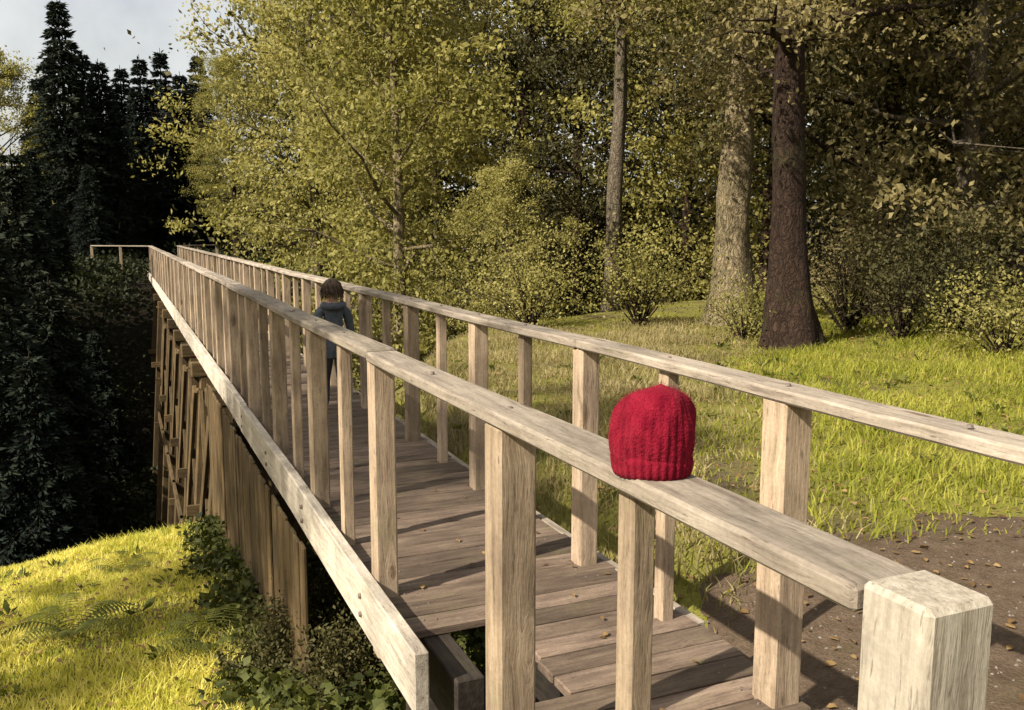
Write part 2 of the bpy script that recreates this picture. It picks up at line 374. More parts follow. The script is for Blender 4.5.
# posts
post_y = [2.47 + 1.5 * k for k in range(25)]
post_me = timber(.105, 1.418, .105, 7, .009); bolt_me = None
bm = bmesh.new(); bmesh.ops.create_cone(bm, cap_ends=True, segments=8, radius1=.016, radius2=.013, depth=.014)
bolt_me = bpy.data.meshes.new('bolt'); bm.to_mesh(bolt_me); bm.free()
for o_, p_ in nails:
    b = link('nail', bolt_me, 'steel'); b.matrix_world = Matrix.Translation(p_) @ Matrix.Scale(.34, 4); sub(b, o_)
def post(x, y, w, z0, z1, name='railing_post', me=None, mat='post', bolts=True, side=1):
    o = beam(name, (x, y, z0), (x, y, z1), w, w, mat, bridge, up=(0, 1, 0), bev=.009, me=me)
    if bolts:
        for z in (-.04, -.13):
            b = link('bolt', bolt_me, 'steel'); b.matrix_world = Matrix.Translation((.938 if side > 0 else x + w / 2 + .006, y, z + .05)) @ Matrix.Rotation(math.radians(-90 * side), 4, 'Y')
            sub(b, o)
    return o
for y in post_y:
    for x, sd in ((XN - .17, 1), (XF + .17, -1)) if False else ((XN, 1), (XF, -1)):
        fat = y < 2.5
        post(x, y, .125 if fat else .105, -.30, 1.118, me=None if fat else post_me, side=sd, bolts=y < 9)
# heavy end posts and the thicker first post
ep = post(XN - .003, .915, .13, -.6, 1.178, bolts=False, mat='pale')
beam('end_post', (XF, .915, -.6), (XF, .915, 1.178), .13, .13, 'pale', bridge, up=(0, 1, 0), bev=.012)
ep.name = 'end_post'
# slim balusters half way between the posts
slim = timber(.062, 1.160, .07, 9, .006)
mids = [1.73] + [y + .75 for y in post_y[:-1]]
for y in mids:
    for x in (XN, XF):
        if (x == XF and y < 2) or (x == XN and 3 < y < 3.5): continue
        beam('baluster', (x, y, -.045), (x, y, 1.115), .062, .07, 'post', bridge, up=(0, 1, 0), me=slim)
# hand rails in lengths, butted over the posts
def rails(x, cuts, z, w, h, name, m='rail'):
    for a, b in zip(cuts[:-1], cuts[1:]):
        o = beam(name, (x, a + .0015, z + rnd.uniform(-.003, .003)), (x + rnd.uniform(-.004, .004), b - .0015, z + rnd.uniform(-.003, .003)), w, h, m, bridge, segs=5, wob=.004, bev=.008)
        if name == 'handrail':
            for yy in [p for p in post_y + mids if a < p < b and p < 9]:
                s = link('bolt', bolt_me, 'steel'); s.matrix_world = Matrix.Translation((x, yy, z + h / 2 + .003)); s.scale = (.6, .6, .6); sub(s, o)
hz = 1.118 + .0225
rails(XN, [.983, 3.97, 8.47, 12.97, 17.47, 21.97, 26.47, 32.47, 38.6], hz, .145, .045, 'handrail')
rails(XF, [.983, 3.97, 8.47, 12.97, 17.47, 21.97, 26.47, 32.47, 38.6], hz, .145, .045, 'handrail')
# flared rails on the far landing
for (xa, ya, xb, yb) in ((XN, 38.7, -1.1, 40.9), (XF, 38.7, 3.8, 40.9)):
    beam('handrail', (xa, ya, hz), (xb, yb, hz), .145, .045, 'rail', bridge)
    post(xb, yb, .105, -.9, 1.118, bolts=False); post((xa + xb) / 2, (ya + yb) / 2, .105, -.9, 1.118, bolts=False)
# trestle piers
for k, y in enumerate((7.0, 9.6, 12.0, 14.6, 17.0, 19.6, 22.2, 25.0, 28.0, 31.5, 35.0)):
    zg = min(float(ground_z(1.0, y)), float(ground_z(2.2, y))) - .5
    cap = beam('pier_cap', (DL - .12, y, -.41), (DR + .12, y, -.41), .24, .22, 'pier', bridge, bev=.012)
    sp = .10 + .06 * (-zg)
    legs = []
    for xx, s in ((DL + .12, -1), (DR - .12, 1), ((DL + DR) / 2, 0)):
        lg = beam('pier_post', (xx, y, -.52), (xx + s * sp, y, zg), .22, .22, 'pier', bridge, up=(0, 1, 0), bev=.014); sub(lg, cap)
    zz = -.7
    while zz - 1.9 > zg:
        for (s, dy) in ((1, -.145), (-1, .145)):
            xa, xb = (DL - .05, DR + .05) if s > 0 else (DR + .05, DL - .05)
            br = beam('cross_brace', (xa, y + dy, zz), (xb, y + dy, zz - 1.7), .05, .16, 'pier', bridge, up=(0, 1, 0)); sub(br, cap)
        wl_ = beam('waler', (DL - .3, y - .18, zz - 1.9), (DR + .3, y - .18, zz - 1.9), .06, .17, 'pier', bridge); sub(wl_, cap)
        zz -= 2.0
# upright boards closing the side of the first bay
yb = 5.3; kk = 0
while yb < 11.8:
    zb = float(ground_z(DL - .09, yb)) - .12; kk += 1
    if kk not in (9, 23, 31):
        beam('skirt_board', (.905 + rnd.uniform(-.006, .006), yb, -.165 - rnd.uniform(0, .02)), (.905, yb + rnd.uniform(-.02, .02), zb), .145, .024, 'pier', bridge, up=(1, 0, 0))
    yb += .155
# long side braces between the piers
for a, b in ((12.0, 14.6), (14.6, 17.0), (17.0, 19.6), (19.6, 22.2), (22.2, 25.0), (25.0, 28.0)):
    beam('side_brace', (DL - .06, a + .2, -.75), (DL - .16, b - .2, -3.4), .06, .17, 'pier', bridge)
    beam('side_brace', (DL - .13, a + .2, -3.4), (DL - .0, b - .2, -.75), .06, .17, 'pier', bridge)
    beam('side_brace', (DL - .26, a - .1, -3.55), (DL - .26, b + .1, -3.55), .06, .17, 'pier', bridge)

# ------------------------------------------------------------------ trees
def tube(P, R, n=8):
    V = []; F = []
    P = [np.array(p, float) for p in P]
    for k, p in enumerate(P):
        d = P[min(k + 1, len(P) - 1)] - P[max(k - 1, 0)]; d = d / (np.linalg.norm(d) + 1e-9)
        a = np.cross(d, (0.3, 1, .1)); a /= np.linalg.norm(a) + 1e-9; b = np.cross(d, a)
        for j in range(n):
            t = 2 * math.pi * j / n; V.append(p + R[k] * (math.cos(t) * a + math.sin(t) * b))
    for k in range(len(P) - 1):
        for j in range(n):
            F.append((k * n + j, k * n + (j + 1) % n, (k + 1) * n + (j + 1) % n, (k + 1) * n + j))
    return V, F
def tubes(list_):
    V = []; F = []
    for (P, R, n) in list_:
        v, f = tube(P, R, n); o = len(V); V += v; F += [tuple(i + o for i in q) for q in f]
    return V, F
def leaf_quads(cent, size, rs, aspect=.55, droop=0.0, dirs=None):
    n = len(cent)
    d = rs.normal(size=(n, 3)) if dirs is None else dirs + rs.normal(size=(n, 3)) * .45
    d[:, 2] -= droop; d /= np.linalg.norm(d, axis=1, keepdims=True) + 1e-9
    u = np.cross(d, rs.normal(size=(n, 3))); u /= np.linalg.norm(u, axis=1, keepdims=True) + 1e-9
    s = (size * np.minimum(.45 + rs.gamma(3.0, .17, n), 1.4))[:, None]
    nrm = np.cross(d, u)
    a = cent; b = cent + d * s * .5 + u * s * aspect * .5 + nrm * s * .08; c = cent + d * s; e = cent + d * s * .5 - u * s * aspect * .5 + nrm * s * .08
    V = np.stack([a, b, c, e], 1).reshape(-1, 3); F = np.arange(4 * n).reshape(n, 4)
    return V, F
def broadleaf(seed, H, cb, R, nclump=200, per=60, leaf=.16, trunk=.25, spread=.7, lean=0, shape=1.0):
    """-> trunk mesh, crown mesh: tapered bending trunk with limbs, leaf clumps at the twig ends"""
    rs = np.random.RandomState(seed); rd = random.Random(seed)
    T = []; n = 9
    tp = []; x = y = 0
    for k in range(n):
        t = k / (n - 1); tp.append((x + lean * t * H, y, -.4 + t * (H * .93 + .4))); x += rd.uniform(-.12, .12) * H / 14; y += rd.uniform(-.12, .12) * H / 14
    tr = [trunk * (1.35 if k == 0 else 1) * (1 - .88 * (k / (n - 1)) ** .8) for k in range(n)]
    zz = np.linspace(0, 1, 34) ** 1.5; tk = np.linspace(0, 1, n)
    fp_ = [tuple(np.interp(q, tk, [p[c] for p in tp]) for c in range(3)) for q in zz]; fr_ = [float(np.interp(q, tk, tr)) for q in zz]
    fV, fF = tube(fp_, fr_, 20); fV = np.array(fV).reshape(34, 20, 3); ax = np.array(fp_)[:, None, :]; aa = np.arange(20) / 20 * 6.283; hz_ = np.array(fp_)[:, 2][:, None] + .4
    wob = 1 + .07 * np.sin(3 * aa[None] + hz_ * .9 + seed) + .05 * np.sin(5 * aa[None] - hz_ * 1.7) + .035 * rs.normal(size=(34, 20)) + (.75 + .4 * np.cos(5 * aa[None] + seed)) * np.exp(-hz_ / .45)
    fV = (ax + (fV - ax) * wob[:, :, None]).reshape(-1, 3)
    tips = []
    nl = 30
    for k in range(nl):
        t = cb / H + (1 - cb / H) * (k + .5) / nl; t = min(t, .97)
        f = t * (n - 1); a = int(f); fr = f - a
        p0 = np.array(tp[a]) * (1 - fr) + np.array(tp[min(a + 1, n - 1)]) * fr; r0 = tr[a] * .42
        an = k * 2.4 + rd.uniform(-.5, .5)
        rel = (t - cb / H) / (1 - cb / H)
        env = math.sin(min(1, (rel * .86 + .16)) * math.pi) ** (.6 * shape)
        ln = R * env * rd.uniform(.65, 1.1)
        el = rd.uniform(.1, .75) * (.5 + rel)
        d = np.array((math.cos(an) * math.cos(el), math.sin(an) * math.cos(el), math.sin(el)))
        P = [p0]
        for j in range(1, 5):
            P.append(P[-1] + d * ln / 4 + rs.normal(size=3) * ln * .05); d = d + np.array((0, 0, .06)); d /= np.linalg.norm(d)
        T.append((P, [max(.012, r0 * (1 - j / 4.4)) for j in range(5)], 5))
        for j in (1, 2, 3, 4): tips.append((P[j], ln * (.18 + .04 * j)))
        for q in range(3):
            j = rd.choice((1, 2, 3)); b0 = P[j]; dd = d + rs.normal(size=3) * .7; dd /= np.linalg.norm(dd)
            b1 = b0 + dd * ln * .45; T.append(([b0, (b0 + b1) / 2 + rs.normal(size=3) * .05, b1], [max(.01, r0 * .35), .012, .008], 4)); tips.append((b1, ln * .28)); tips.append(((b0 + b1) / 2, ln * .2))
    V, F = tubes(T); F = list(F) + [tuple(i_ + len(V) for i_ in q) for q in fF]; V = list(V) + list(fV); tm = np_mesh('trunk', V, F, True)
    cs = []
    for k in range(nclump):
        p, r = tips[rd.randrange(len(tips))]
        c = p + rs.normal(size=3) * r * .7
        m = int(per * rd.uniform(.5, 1.5)); rr = rd.uniform(.25, .6) * max(.8, R / 4)
        cs.append(c + rs.normal(size=(m, 3)) * np.array((rr, rr, rr * .6)) * .62)
    cs = np.concatenate(cs)
    V, F = leaf_quads(cs, leaf, rs, droop=.35)
    return tm, np_mesh('crown', V, F)
def conifer(seed, H, R, leaf=.16, per=46, trunk=.22, bare=.06, tiers=30):
    rs = np.random.RandomState(seed); rd = random.Random(seed)
    T = [([(0, 0, -.5), (.05, 0, H * .5), (0, .04, H)], [trunk * 1.2, trunk * .6, .02], 9)]
    cs = []; ds = []
    for k in range(tiers):
        t = bare + (1 - bare) * (k + rd.uniform(-.3, .3)) / tiers; t = min(max(t, .02), .985); z = H * t
        ln0 = R * (1 - t) ** .85 * rd.uniform(.8, 1.1) + .12
        nb = 7 if t < .8 else 5
        for b in range(nb):
            an = k * 1.3 + b * 2 * math.pi / nb + rd.uniform(-.3, .3); ln = ln0 * rd.uniform(.65, 1.15)
            P = [np.array((math.cos(an) * ln * s, math.sin(an) * ln * s, z + ln * (.12 * s - .42 * s * s))) for s in (0, .35, .7, 1)]
            T.append((P, [max(.01, .018 * ln), .015, .01, .006], 4))
            m = int(per * (.35 + ln / R)); s = rs.uniform(.12, 1.03, m) ** .8
            base = np.stack([np.interp(s, (0, .35, .7, 1), [p[c] for p in P]) for c in range(3)], 1)
            side = np.array((-math.sin(an), math.cos(an), 0)); off = rs.uniform(-1, 1, m) * ln * .30 * (1.1 - s)
            base = base + side * off[:, None]; base[:, 2] -= np.abs(off) * .35 + rs.uniform(0, .10, m)
            cs.append(base); o = np.array((math.cos(an), math.sin(an), -.35))
            ds.append(o + side * np.sign(off)[:, None] * .8)
    cs = np.concatenate(cs); ds = np.concatenate(ds)
    V, F = tubes(T); tm = np_mesh('trunk', V, F, True)
    V, F = leaf_quads(cs, leaf * 2.0, rs, aspect=.30, dirs=ds)
    return tm, np_mesh('crown', V, F)

BL = [broadleaf(20 + k, *p) for k, p in enumerate((
    (15.0, 2.2, 4.6, 400, 85, .145, .26), (13.0, 1.4, 4.2, 380, 80, .14, .22), (17.0, 3.0, 4.8, 430, 85, .15, .30),
    (10.0, .8, 3.8, 330, 75, .13, .17), (19.0, 4.8, 5.0, 520, 140, .10, .34), (20.0, 9.6, 4.6, 400, 85, .14, .30), (20.0, 8.2, 4.6, 460, 110, .11, .44)))]
CF = [conifer(60, 14, 3.6, .19, 95, tiers=38), conifer(61, 17, 3.7, .20, 95, tiers=42), conifer(62, 11, 3.2, .17, 90, tiers=34)]
FWD = Vector((math.sin(math.radians(23.34)), math.cos(math.radians(23.34)), 0)); RGT = Vector((FWD.y, -FWD.x, 0))
def spot(px, depth):
    """where on the ground a pixel column meets a given distance"""
    p = FWD * depth + RGT * ((px - 512) / 900 * depth); return p.x, p.y
def tree(pair, x, y, sc, rz, leaf, brk, name, label, cat='tree', group=None, dz=0, zs=1.0):
    z = float(ground_z(x, y)) + dz
    e = empty(name, (x, y, z), label, cat, group); e.rotation_euler = (0, 0, rz); e.scale = (sc, sc, sc * zs)
    for nm, me, m in (('trunk', pair[0], brk), ('crown', pair[1], leaf)):
        o = bpy.data.objects.new(nm, me); C.objects.link(o); o.parent = e
        if not me.materials: me.materials.append(M[m])
        o.material_slots[0].link = 'OBJECT'; o.material_slots[0].material = M[m]
    return e
G = 'trees of the wood behind the bridge'
big = [  # pair, px, depth, scale, rz, leaf, bark, name, label, dz
    (0, 316, 36, 1.10, .3, 'yellow', 'greybark', 'leafy_tree', 'yellow-green leafy tree rising just behind the far end of the bridge'),
    (2, 395, 25, 1.05, 1.9, 'yellow', 'palebark', 'leafy_tree', 'tall olive tree with tan trunk behind the middle of the bridge, left of centre'),
    (1, 435, 31, 1.1, 4.0, 'olive', 'greybark', 'leafy_tree', 'olive tree at top centre, right of the tan-trunked tree'),
    (4, 240, 44, .54, 2.2, 'olive', 'bark', 'leafy_tree', 'olive tree whose crown edge meets the pale sky'),
    (3, 505, 22, .30, .9, 'yellow', 'greybark', 'leafy_tree', 'low bright yellow-green tree behind the far handrail at centre'),
    (5, 610, 26, 1.0, 5.1, 'olive', 'greybark', 'leafy_tree', 'olive tree above the red hat, left of the pale trunk'),
    (6, 735, 19, .95, 3.3, 'olive', 'palebark', 'leafy_tree', 'tall tree with pale tan trunk beside the dark trunk right of centre'),
    (4, 795, 15.2, 1.0, 1.2, 'brownleaf', 'bark', 'leafy_tree', 'big dark brown trunk right of centre with bronze-green crown'),
    (2, 880, 20, 1.0, .5, 'darkleaf', 'bark', 'leafy_tree', 'dark shaded tree just right of the big dark trunk'),
    (0, 965, 18, 1.0, 2.6, 'brownleaf', 'greybark', 'leafy_tree', 'bronze-brown tree near the right edge above the lit grass'),
    (1, 1060, 22, 1.1, .2, 'darkleaf', 'bark', 'leafy_tree', 'dark tree cut by the right edge of the picture'),
]
for k, (i, px, d, sc, rz, lf, bk, nm, lab) in enumerate(big):
    x, y = spot(px, d); sc = (1.695 + (232 - 160) / 900 * d - float(ground_z(x, y))) / 10 if i == 3 else sc; tree(BL[i], x, y, sc, rz, lf, bk, nm, lab, group=G)
back = [(1, 345, 40, 1.35, 'olive'), (0, 430, 44, 1.4, 'olive'), (4, 515, 40, 1.2, 'darkleaf'), (2, 580, 38, 1.25, 'darkleaf'), (0, 690, 36, 1.35, 'olive'),
        (4, 770, 33, 1.1, 'brownleaf'), (1, 850, 30, 1.3, 'darkleaf'), (2, 930, 31, 1.2, 'darkleaf'), (0, 1010, 29, 1.3, 'brownleaf'), (2, 1110, 30, 1.3, 'darkleaf')]
back_lab = ['behind the yellow-green tree at the bridge end', 'behind the tan-trunked tree left of centre', 'behind the olive tree at top centre', 'filling the dark gap right of top centre',
            'left of the pale trunk', 'behind the big dark trunk', 'behind the dark shaded tree', 'left of the bronze-brown tree', 'right of the bronze-brown tree', 'at the right edge behind the cut-off dark tree']
for k, (i, px, d, sc, lf) in enumerate(back):
    x, y = spot(px, d); tree(BL[i], x, y, sc, k * 1.7, lf, 'bark', 'background_tree', 'dim second-row tree, ' + back_lab[k], group='second row of wood trees')
# dark conifers on the left
HC = (14, 17, 11)
def top_scale(x, y, d, py, h):
    return (1.695 + (232 - py) / 900 * d - float(ground_z(x, y))) / h
con = [(1, 76, 45, 8, 'tall dark spruce spire standing up into the white sky at top left'),
       (0, 112, 47, 66, 'dark spruce right of the tall spire, top against the sky'),
       (1, 152, 50, 62, 'dark spruce behind the far landing, top against the sky'),
       (0, 190, 52, 78, 'rightmost dark spruce, where the leafy wood begins'),
       (0, 40, 42, 150, 'dark spruce left of the tall spire, under the olive tree'),
       (2, 20, 30, 150, 'dark spruce filling the left edge above the grass bank'),
       (0, -45, 32, 120, 'dark spruce cut by the left edge of the picture'),
       (2, 95, 40, 165, 'lower dark spruce in front of the tall spire'),
       (2, 62, 34, 205, 'dark spruce low on the far slope, left of the bridge end'),
       (2, -8, 24, 225, 'small dark spruce low at the left edge'),
       (2, 48, 26, 275, 'small dark spruce in the shaded ravine left of the bridge piers'),
       (2, 112, 36, 262, 'small dark spruce tucked beside the bridge piers'),
       (2, -25, 20, 300, 'young dark spruce half out of the picture, low at the left edge'),
       (2, 92, 29, 330, 'smallest dark spruce, deep in the ravine beside the piers'),
       (2, 25, 20, 350, 'young dark spruce just below the left grass brink'),
       (2, 116, 39, 262, 'young dark spruce on the far slope close to the bridge'),
       (2, 104, 37, 300, 'young dark spruce low on the far slope, left of the bridge'),
       (2, 136, 45, 222, 'young dark spruce at the top of the far slope'),
       (1, 97, 52, 58, 'dark spruce between the tall spire and its right neighbour'),
       (0, 133, 54, 72, 'dark spruce in the second rank right of the tall spire'),
       (1, 172, 55, 56, 'dark spruce in the second rank above the far bridge end'),
       (1, 208, 56, 60, 'dark spruce half hidden by the yellow leafy crown'),
       (0, 52, 53, 84, 'dark spruce in the second rank left of the tall spire'),
       (2, 128, 46, 200, 'dark spruce just left of the far bridge landing')]
for k, (i, px, d, py, lab) in enumerate(con):
    x, y = spot(px, d); tree(CF[i], x, y, top_scale(x, y, d, py, HC[i]), k * 1.1, 'spruce', 'bark', 'spruce_tree', lab, group='dark spruces on the left')
x, y = spot(8, 50); tree(BL[1], x, y, top_scale(x, y, 50, 46, 13), 1.0, 'olive', 'bark', 'leafy_tree', 'olive-leaved tree at the left edge under the white sky')
# tall pine on the left bank, out of the picture: its high crown shades the middle of the bridge
e = tree(broadleaf(77, 16.8, 13.2, 3.0, 170, 70, .16, .22), -15.2, 3.6, 1.0, 2.0, 'olive', 'bark', 'bank_tree', 'tall tree on the left bank whose high crown shades the middle of the bridge')

# shrubs
def shrub_mesh(seed, R, H, n=24, per=70, leaf=.07):
    rs = np.random.RandomState(seed); rd = random.Random(seed); T = []; cs = []
    for k in range(n):
        an = rd.uniform(0, 6.28); sp = rd.uniform(.1, 1); top = np.array((math.cos(an) * R * sp, math.sin(an) * R * sp, H * rd.uniform(.45, 1) * (1.1 - .5 * sp)))
        mid = top * .5 + np.array((0, 0, .1 * H)); T.append(([(0, 0, -.1), mid, top], [.02, .012, .006], 4))
        for p, r in ((mid, .6), (top, 1)):
            m = int(per * r); cs.append(p + rs.normal(size=(m, 3)) * np.array((R * .22, R * .22, H * .16)))
    V, F = tubes(T); tm = np_mesh('stems', V, F, True); cs = np.concatenate(cs); cs[:, 2] = np.maximum(cs[:, 2], .02)
    V, F = leaf_quads(cs, leaf, rs); return tm, np_mesh('foliage', V, F)
SH = [shrub_mesh(5, 1.2, 1.5), shrub_mesh(6, .9, 1.0), shrub_mesh(7, 1.5, 2.0, 34)]
shrubs = [(2, 905, 15.5, 1.0, 'darkleaf', 'dark green bush at the edge of the lit grass on the right'),
          (0, 1010, 13.5, .9, 'yellow', 'yellow-green bush at the right edge beyond the lit grass'),
          (2, 850, 17, 1.0, 'brownleaf', 'bronze bush between the dark trunk and the dark green bush'),
          (0, 745, 16, .8, 'olive', 'low olive bush at the foot of the pale trunk'),
          (2, 640, 19, 1.0, 'yellow', 'yellow-green bush behind the far handrail above the red hat'),
          (2, 530, 19.5, 1.0, 'yellow', 'bright yellow-green bush behind the far handrail at centre'),
          (2, 960, 16.5, 1.2, 'darkleaf', 'larger dark bush behind the lit grass near the right edge')]
shr = [(i, *spot(px, d), sc, lf, lab) for (i, px, d, sc, lf, lab) in shrubs] + [  # last three bushes are added to darken the bank under the bridge
    (1, 1.0, 5.0, .42, 'darkleaf', 'dark low bush under the near edge beam of the bridge'), (1, .86, 5.8, .45, 'darkleaf', 'dark low bush left of the near edge beam, in front of the nearest pier'),
    (1, 1.25, 6.2, .5, 'darkleaf', 'dark low bush right at the foot of the nearest pier')]
for k, (i, x, y, sc, lf, lab) in enumerate(shr):
    z = float(ground_z(x, y)); e = empty('bush', (x, y, z), lab, 'bush', 'bushes along the far edge of the grass'); e.rotation_euler = (0, 0, k * 2.1); e.scale = (sc,) * 3
    for nm, me, m in (('stems', SH[i][0], 'bark'), ('foliage', SH[i][1], lf)):
        o = bpy.data.objects.new(nm, me); C.objects.link(o); o.parent = e
        if not me.materials: me.materials.append(M[m])
        o.material_slots[0].link = 'OBJECT'; o.material_slots[0].material = M[m]

# far wood: one uncountable leafy mass closing the view behind the trees
rs = np.random.RandomState(3); cs = []
for k in range(900):
    px = rs.uniform(250, 1250); d = rs.uniform(46, 64)
    p = FWD * d + RGT * ((px - 512) / 900 * d); z0 = float(ground_z(p.x, p.y)); hh = rs.uniform(0, 1) * min(21, 7 + max(0, px - 215) * .09)
    rr = rs.uniform(1.0, 2.2); m = 170
    cs.append(np.array((p.x, p.y, z0 + hh)) + rs.normal(size=(m, 3)) * np.array((rr, rr, rr * .7)))
V, F = leaf_quads(np.concatenate(cs), .38, rs, droop=.3)
tag(link('far_wood', np_mesh('far_wood', V, F), 'darkleaf'), 'dim mass of woodland closing the view', 'wood', kind='stuff')

# ------------------------------------------------------------------ grass, litter
def blades(name, x, y, hgt, wid, rs, m, label):
    n = len(x); z = ground_z(x, y) - .01
    b = np.stack([x, y, z], 1); an = rs.uniform(0, 6.28, n); sd = np.stack([np.cos(an), np.sin(an), np.zeros(n)], 1)
    ln = rs.normal(size=(n, 3)) * .38; ln[:, 2] = 0; up = np.array((0, 0, 1.0))
    h = hgt[:, None]; ww = (wid * rs.uniform(.6, 1.3, n))[:, None]
    v0 = b - sd * ww; v1 = b + sd * ww; md = b + up * h * .55 + ln * h * .35
    v2 = md + sd * ww * .8; v3 = md - sd * ww * .8
    tip = b + up * h * .92 + ln * h * 1.05; t0 = tip + sd * ww * .12; t1 = tip - sd * ww * .12
    V = np.stack([v0, v1, v2, v3, t0, t1], 1).reshape(-1, 3); i = np.arange(n)[:, None] * 6
    F = np.concatenate([i + np.array([[0, 1, 2, 3]]), i + np.array([[3, 2, 4, 5]])])
    return tag(link(name, np_mesh(name, V, F), m), label, 'grass', kind='stuff')
rs = np.random.RandomState(8)
def patch(n, x0, x1, y0, y1, thr=-.5, keep=None):
    x = rs.uniform(x0, x1, n); y = rs.uniform(y0, y1, n); c = vnoise(x * 1.6 + 5, y * 1.6) + rs.normal(size=n) * .2
    k = (c > thr) & (y < edge_y(x) + 1.2)
    pd = path_dist(x, y); k &= pd > .98 + .3 * vnoise(x * 2.3, y * 2.1) + rs.uniform(-.35, .25, n)
    k &= ~((x > DL - .05) & (x < DR + .05) & (y > 0) & (y < 4.5))
    if keep is not None: k &= keep(x, y)
    return x[k], y[k], c[k]
x, y, c = patch(130000, -4.2, 1.6, 3.2, 11.4, -.75, lambda x, y: x < .55 + .15 * vnoise(x * 2, y * 2.2) + rs.normal(size=len(x)) * .07)
blades('bank_grass', x, y, .055 + .05 * np.clip(c + .5, 0, 1.5) * rs.uniform(.3, 1.7, len(x)), .0048, rs, 'sungrass', 'sunlit yellow-green grass on the left bank below the bridge')
x, y, c = patch(110000, 2.3, 16, 1.0, 17, -.6)
h = .07 + .08 * np.clip(c + .5, 0, 1.5) * rs.uniform(.5, 1.4, len(x)); dry = y > 1.3 * x + .9 * vnoise(x * .7, y * .7) + rs.normal(size=len(x)) * .7
blades('meadow_grass', x[~dry], y[~dry], h[~dry], .0065, rs, 'grass', 'sunlit yellow-green grass beyond the right handrail')
blades('dry_grass', x[dry], y[dry], h[dry], .0065, rs, 'drygrass', 'straw-brown dry grass between the far handrail and the trees')
n = 26000; x = rs.uniform(.2, 2.6, n); y = rs.uniform(3.1, 11, n); k = (x > .55 + .15 * vnoise(x * 2, y * 2.2) - .05 + rs.normal(size=n) * .08) & (path_dist(x, y) > 1.1); x, y = x[k], y[k]  # dark leaf cover in place of grass lying in shade
cent = np.stack([x, y, ground_z(x, y) + .02 + np.abs(rs.normal(size=len(x))) * .07], 1)
V, F = leaf_quads(cent, .065, rs, .8, dirs=np.stack([rs.normal(size=len(x)), rs.normal(size=len(x)), .3 * rs.normal(size=len(x))], 1))
tag(link('ivy', np_mesh('ivy', V, F), 'ivyleaf'), 'dark green ivy covering the ground beneath the bridge edge', 'ivy', kind='stuff')
wx = np.concatenate([rs.uniform(-2.6, .6, 34), rs.uniform(2.6, 13, 110)]); wy = np.concatenate([rs.uniform(4.6, 10.2, 34), rs.uniform(3, 14, 110)])
k = (path_dist(wx, wy) > 1.25) & (wy < edge_y(wx)); wx, wy = wx[k], wy[k]; cs = []; ds = []
for a, b in zip(wx, wy):
    m = rs.randint(6, 14); an = rs.uniform(0, 6.28, m); cs.append(np.stack([a + .02 * np.cos(an), b + .02 * np.sin(an), np.full(m, float(ground_z(a, b)) + .03)], 1)); ds.append(np.stack([np.cos(an), np.sin(an), rs.uniform(.25, 1.1, m)], 1) * 3)
V, F = leaf_quads(np.concatenate(cs), .11, rs, .38, dirs=np.concatenate(ds))
tag(link('broad_leaved_weeds', np_mesh('broad_leaved_weeds', V, F), 'fern'), 'broad-leaved green weeds scattered through the grass', 'weeds', kind='stuff')
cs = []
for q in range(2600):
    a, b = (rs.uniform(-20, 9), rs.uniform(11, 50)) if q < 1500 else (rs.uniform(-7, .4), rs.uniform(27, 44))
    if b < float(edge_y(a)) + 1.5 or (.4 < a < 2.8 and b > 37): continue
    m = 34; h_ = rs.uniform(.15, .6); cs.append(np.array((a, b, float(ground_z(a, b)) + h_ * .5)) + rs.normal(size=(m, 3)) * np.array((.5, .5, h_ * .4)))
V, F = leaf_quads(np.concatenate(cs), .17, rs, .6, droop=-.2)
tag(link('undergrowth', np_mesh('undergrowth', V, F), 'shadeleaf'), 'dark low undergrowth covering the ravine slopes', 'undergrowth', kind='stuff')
def leaf6(cen, d, u, s, rs):
    n = len(cen); up = np.array((0, 0, 1.0)); c = rs.uniform(.05, .3, (n, 1)) * s
    P = [(0, 0, 0), (.28, .26, .7), (.66, .24, .9), (1, 0, .35), (.66, -.24, 1.0), (.28, -.26, .6)]
    V = np.stack([cen + d * s * a + u * s * b + up * c * z for a, b, z in P], 1).reshape(-1, 3)
    return V, np.arange(6 * n).reshape(n, 6)
# fallen leaves
n = 11000; x = rs.uniform(-4, 14, n); y = rs.uniform(.5, 14, n); k = (y < edge_y(x)) & ~((x > DL) & (x < DR)); x, y = x[k], y[k]
cent = np.stack([x, y, ground_z(x, y) + .03 + rs.uniform(0, .05, len(x)) * (path_dist(x, y) > 1.3)], 1)
d = np.stack([rs.normal(size=len(x)), rs.normal(size=len(x)), np.zeros(len(x))], 1); d /= np.linalg.norm(d, axis=1, keepdims=True); u = np.stack([-d[:, 1], d[:, 0], rs.normal(size=len(x)) * .3], 1)
V, F = leaf6(cent, d, u, rs.uniform(.03, .065, len(x))[:, None], rs)
tag(link('leaf_litter', np_mesh('leaf_litter', V, F), 'litter'), 'brown fallen leaves scattered over the banks', 'leaves', kind='stuff')
n = 190; x = rs.uniform(DL + .03, DR - .03, n); y = rs.uniform(.5, 20, n); k = ~((y > 2.55) & (y < 3.6) & (x < 1.62)); x, y = x[k], y[k]; n = len(x)
d = np.stack([rs.normal(size=n), rs.normal(size=n), rs.uniform(-.05, .1, n)], 1); d /= np.linalg.norm(d, axis=1, keepdims=True)
u = np.cross(np.tile((0, 0, 1.0), (n, 1)), d); cen = np.stack([x, y, np.full(n, .008)], 1); s = rs.uniform(.025, .045, n)[:, None]
V, F = leaf6(cen, d, u, s, rs)
tag(link('deck_leaves', np_mesh('deck_leaves', V, F), 'litter'), 'brown fallen leaves lying on the bridge deck', 'leaves', kind='stuff')

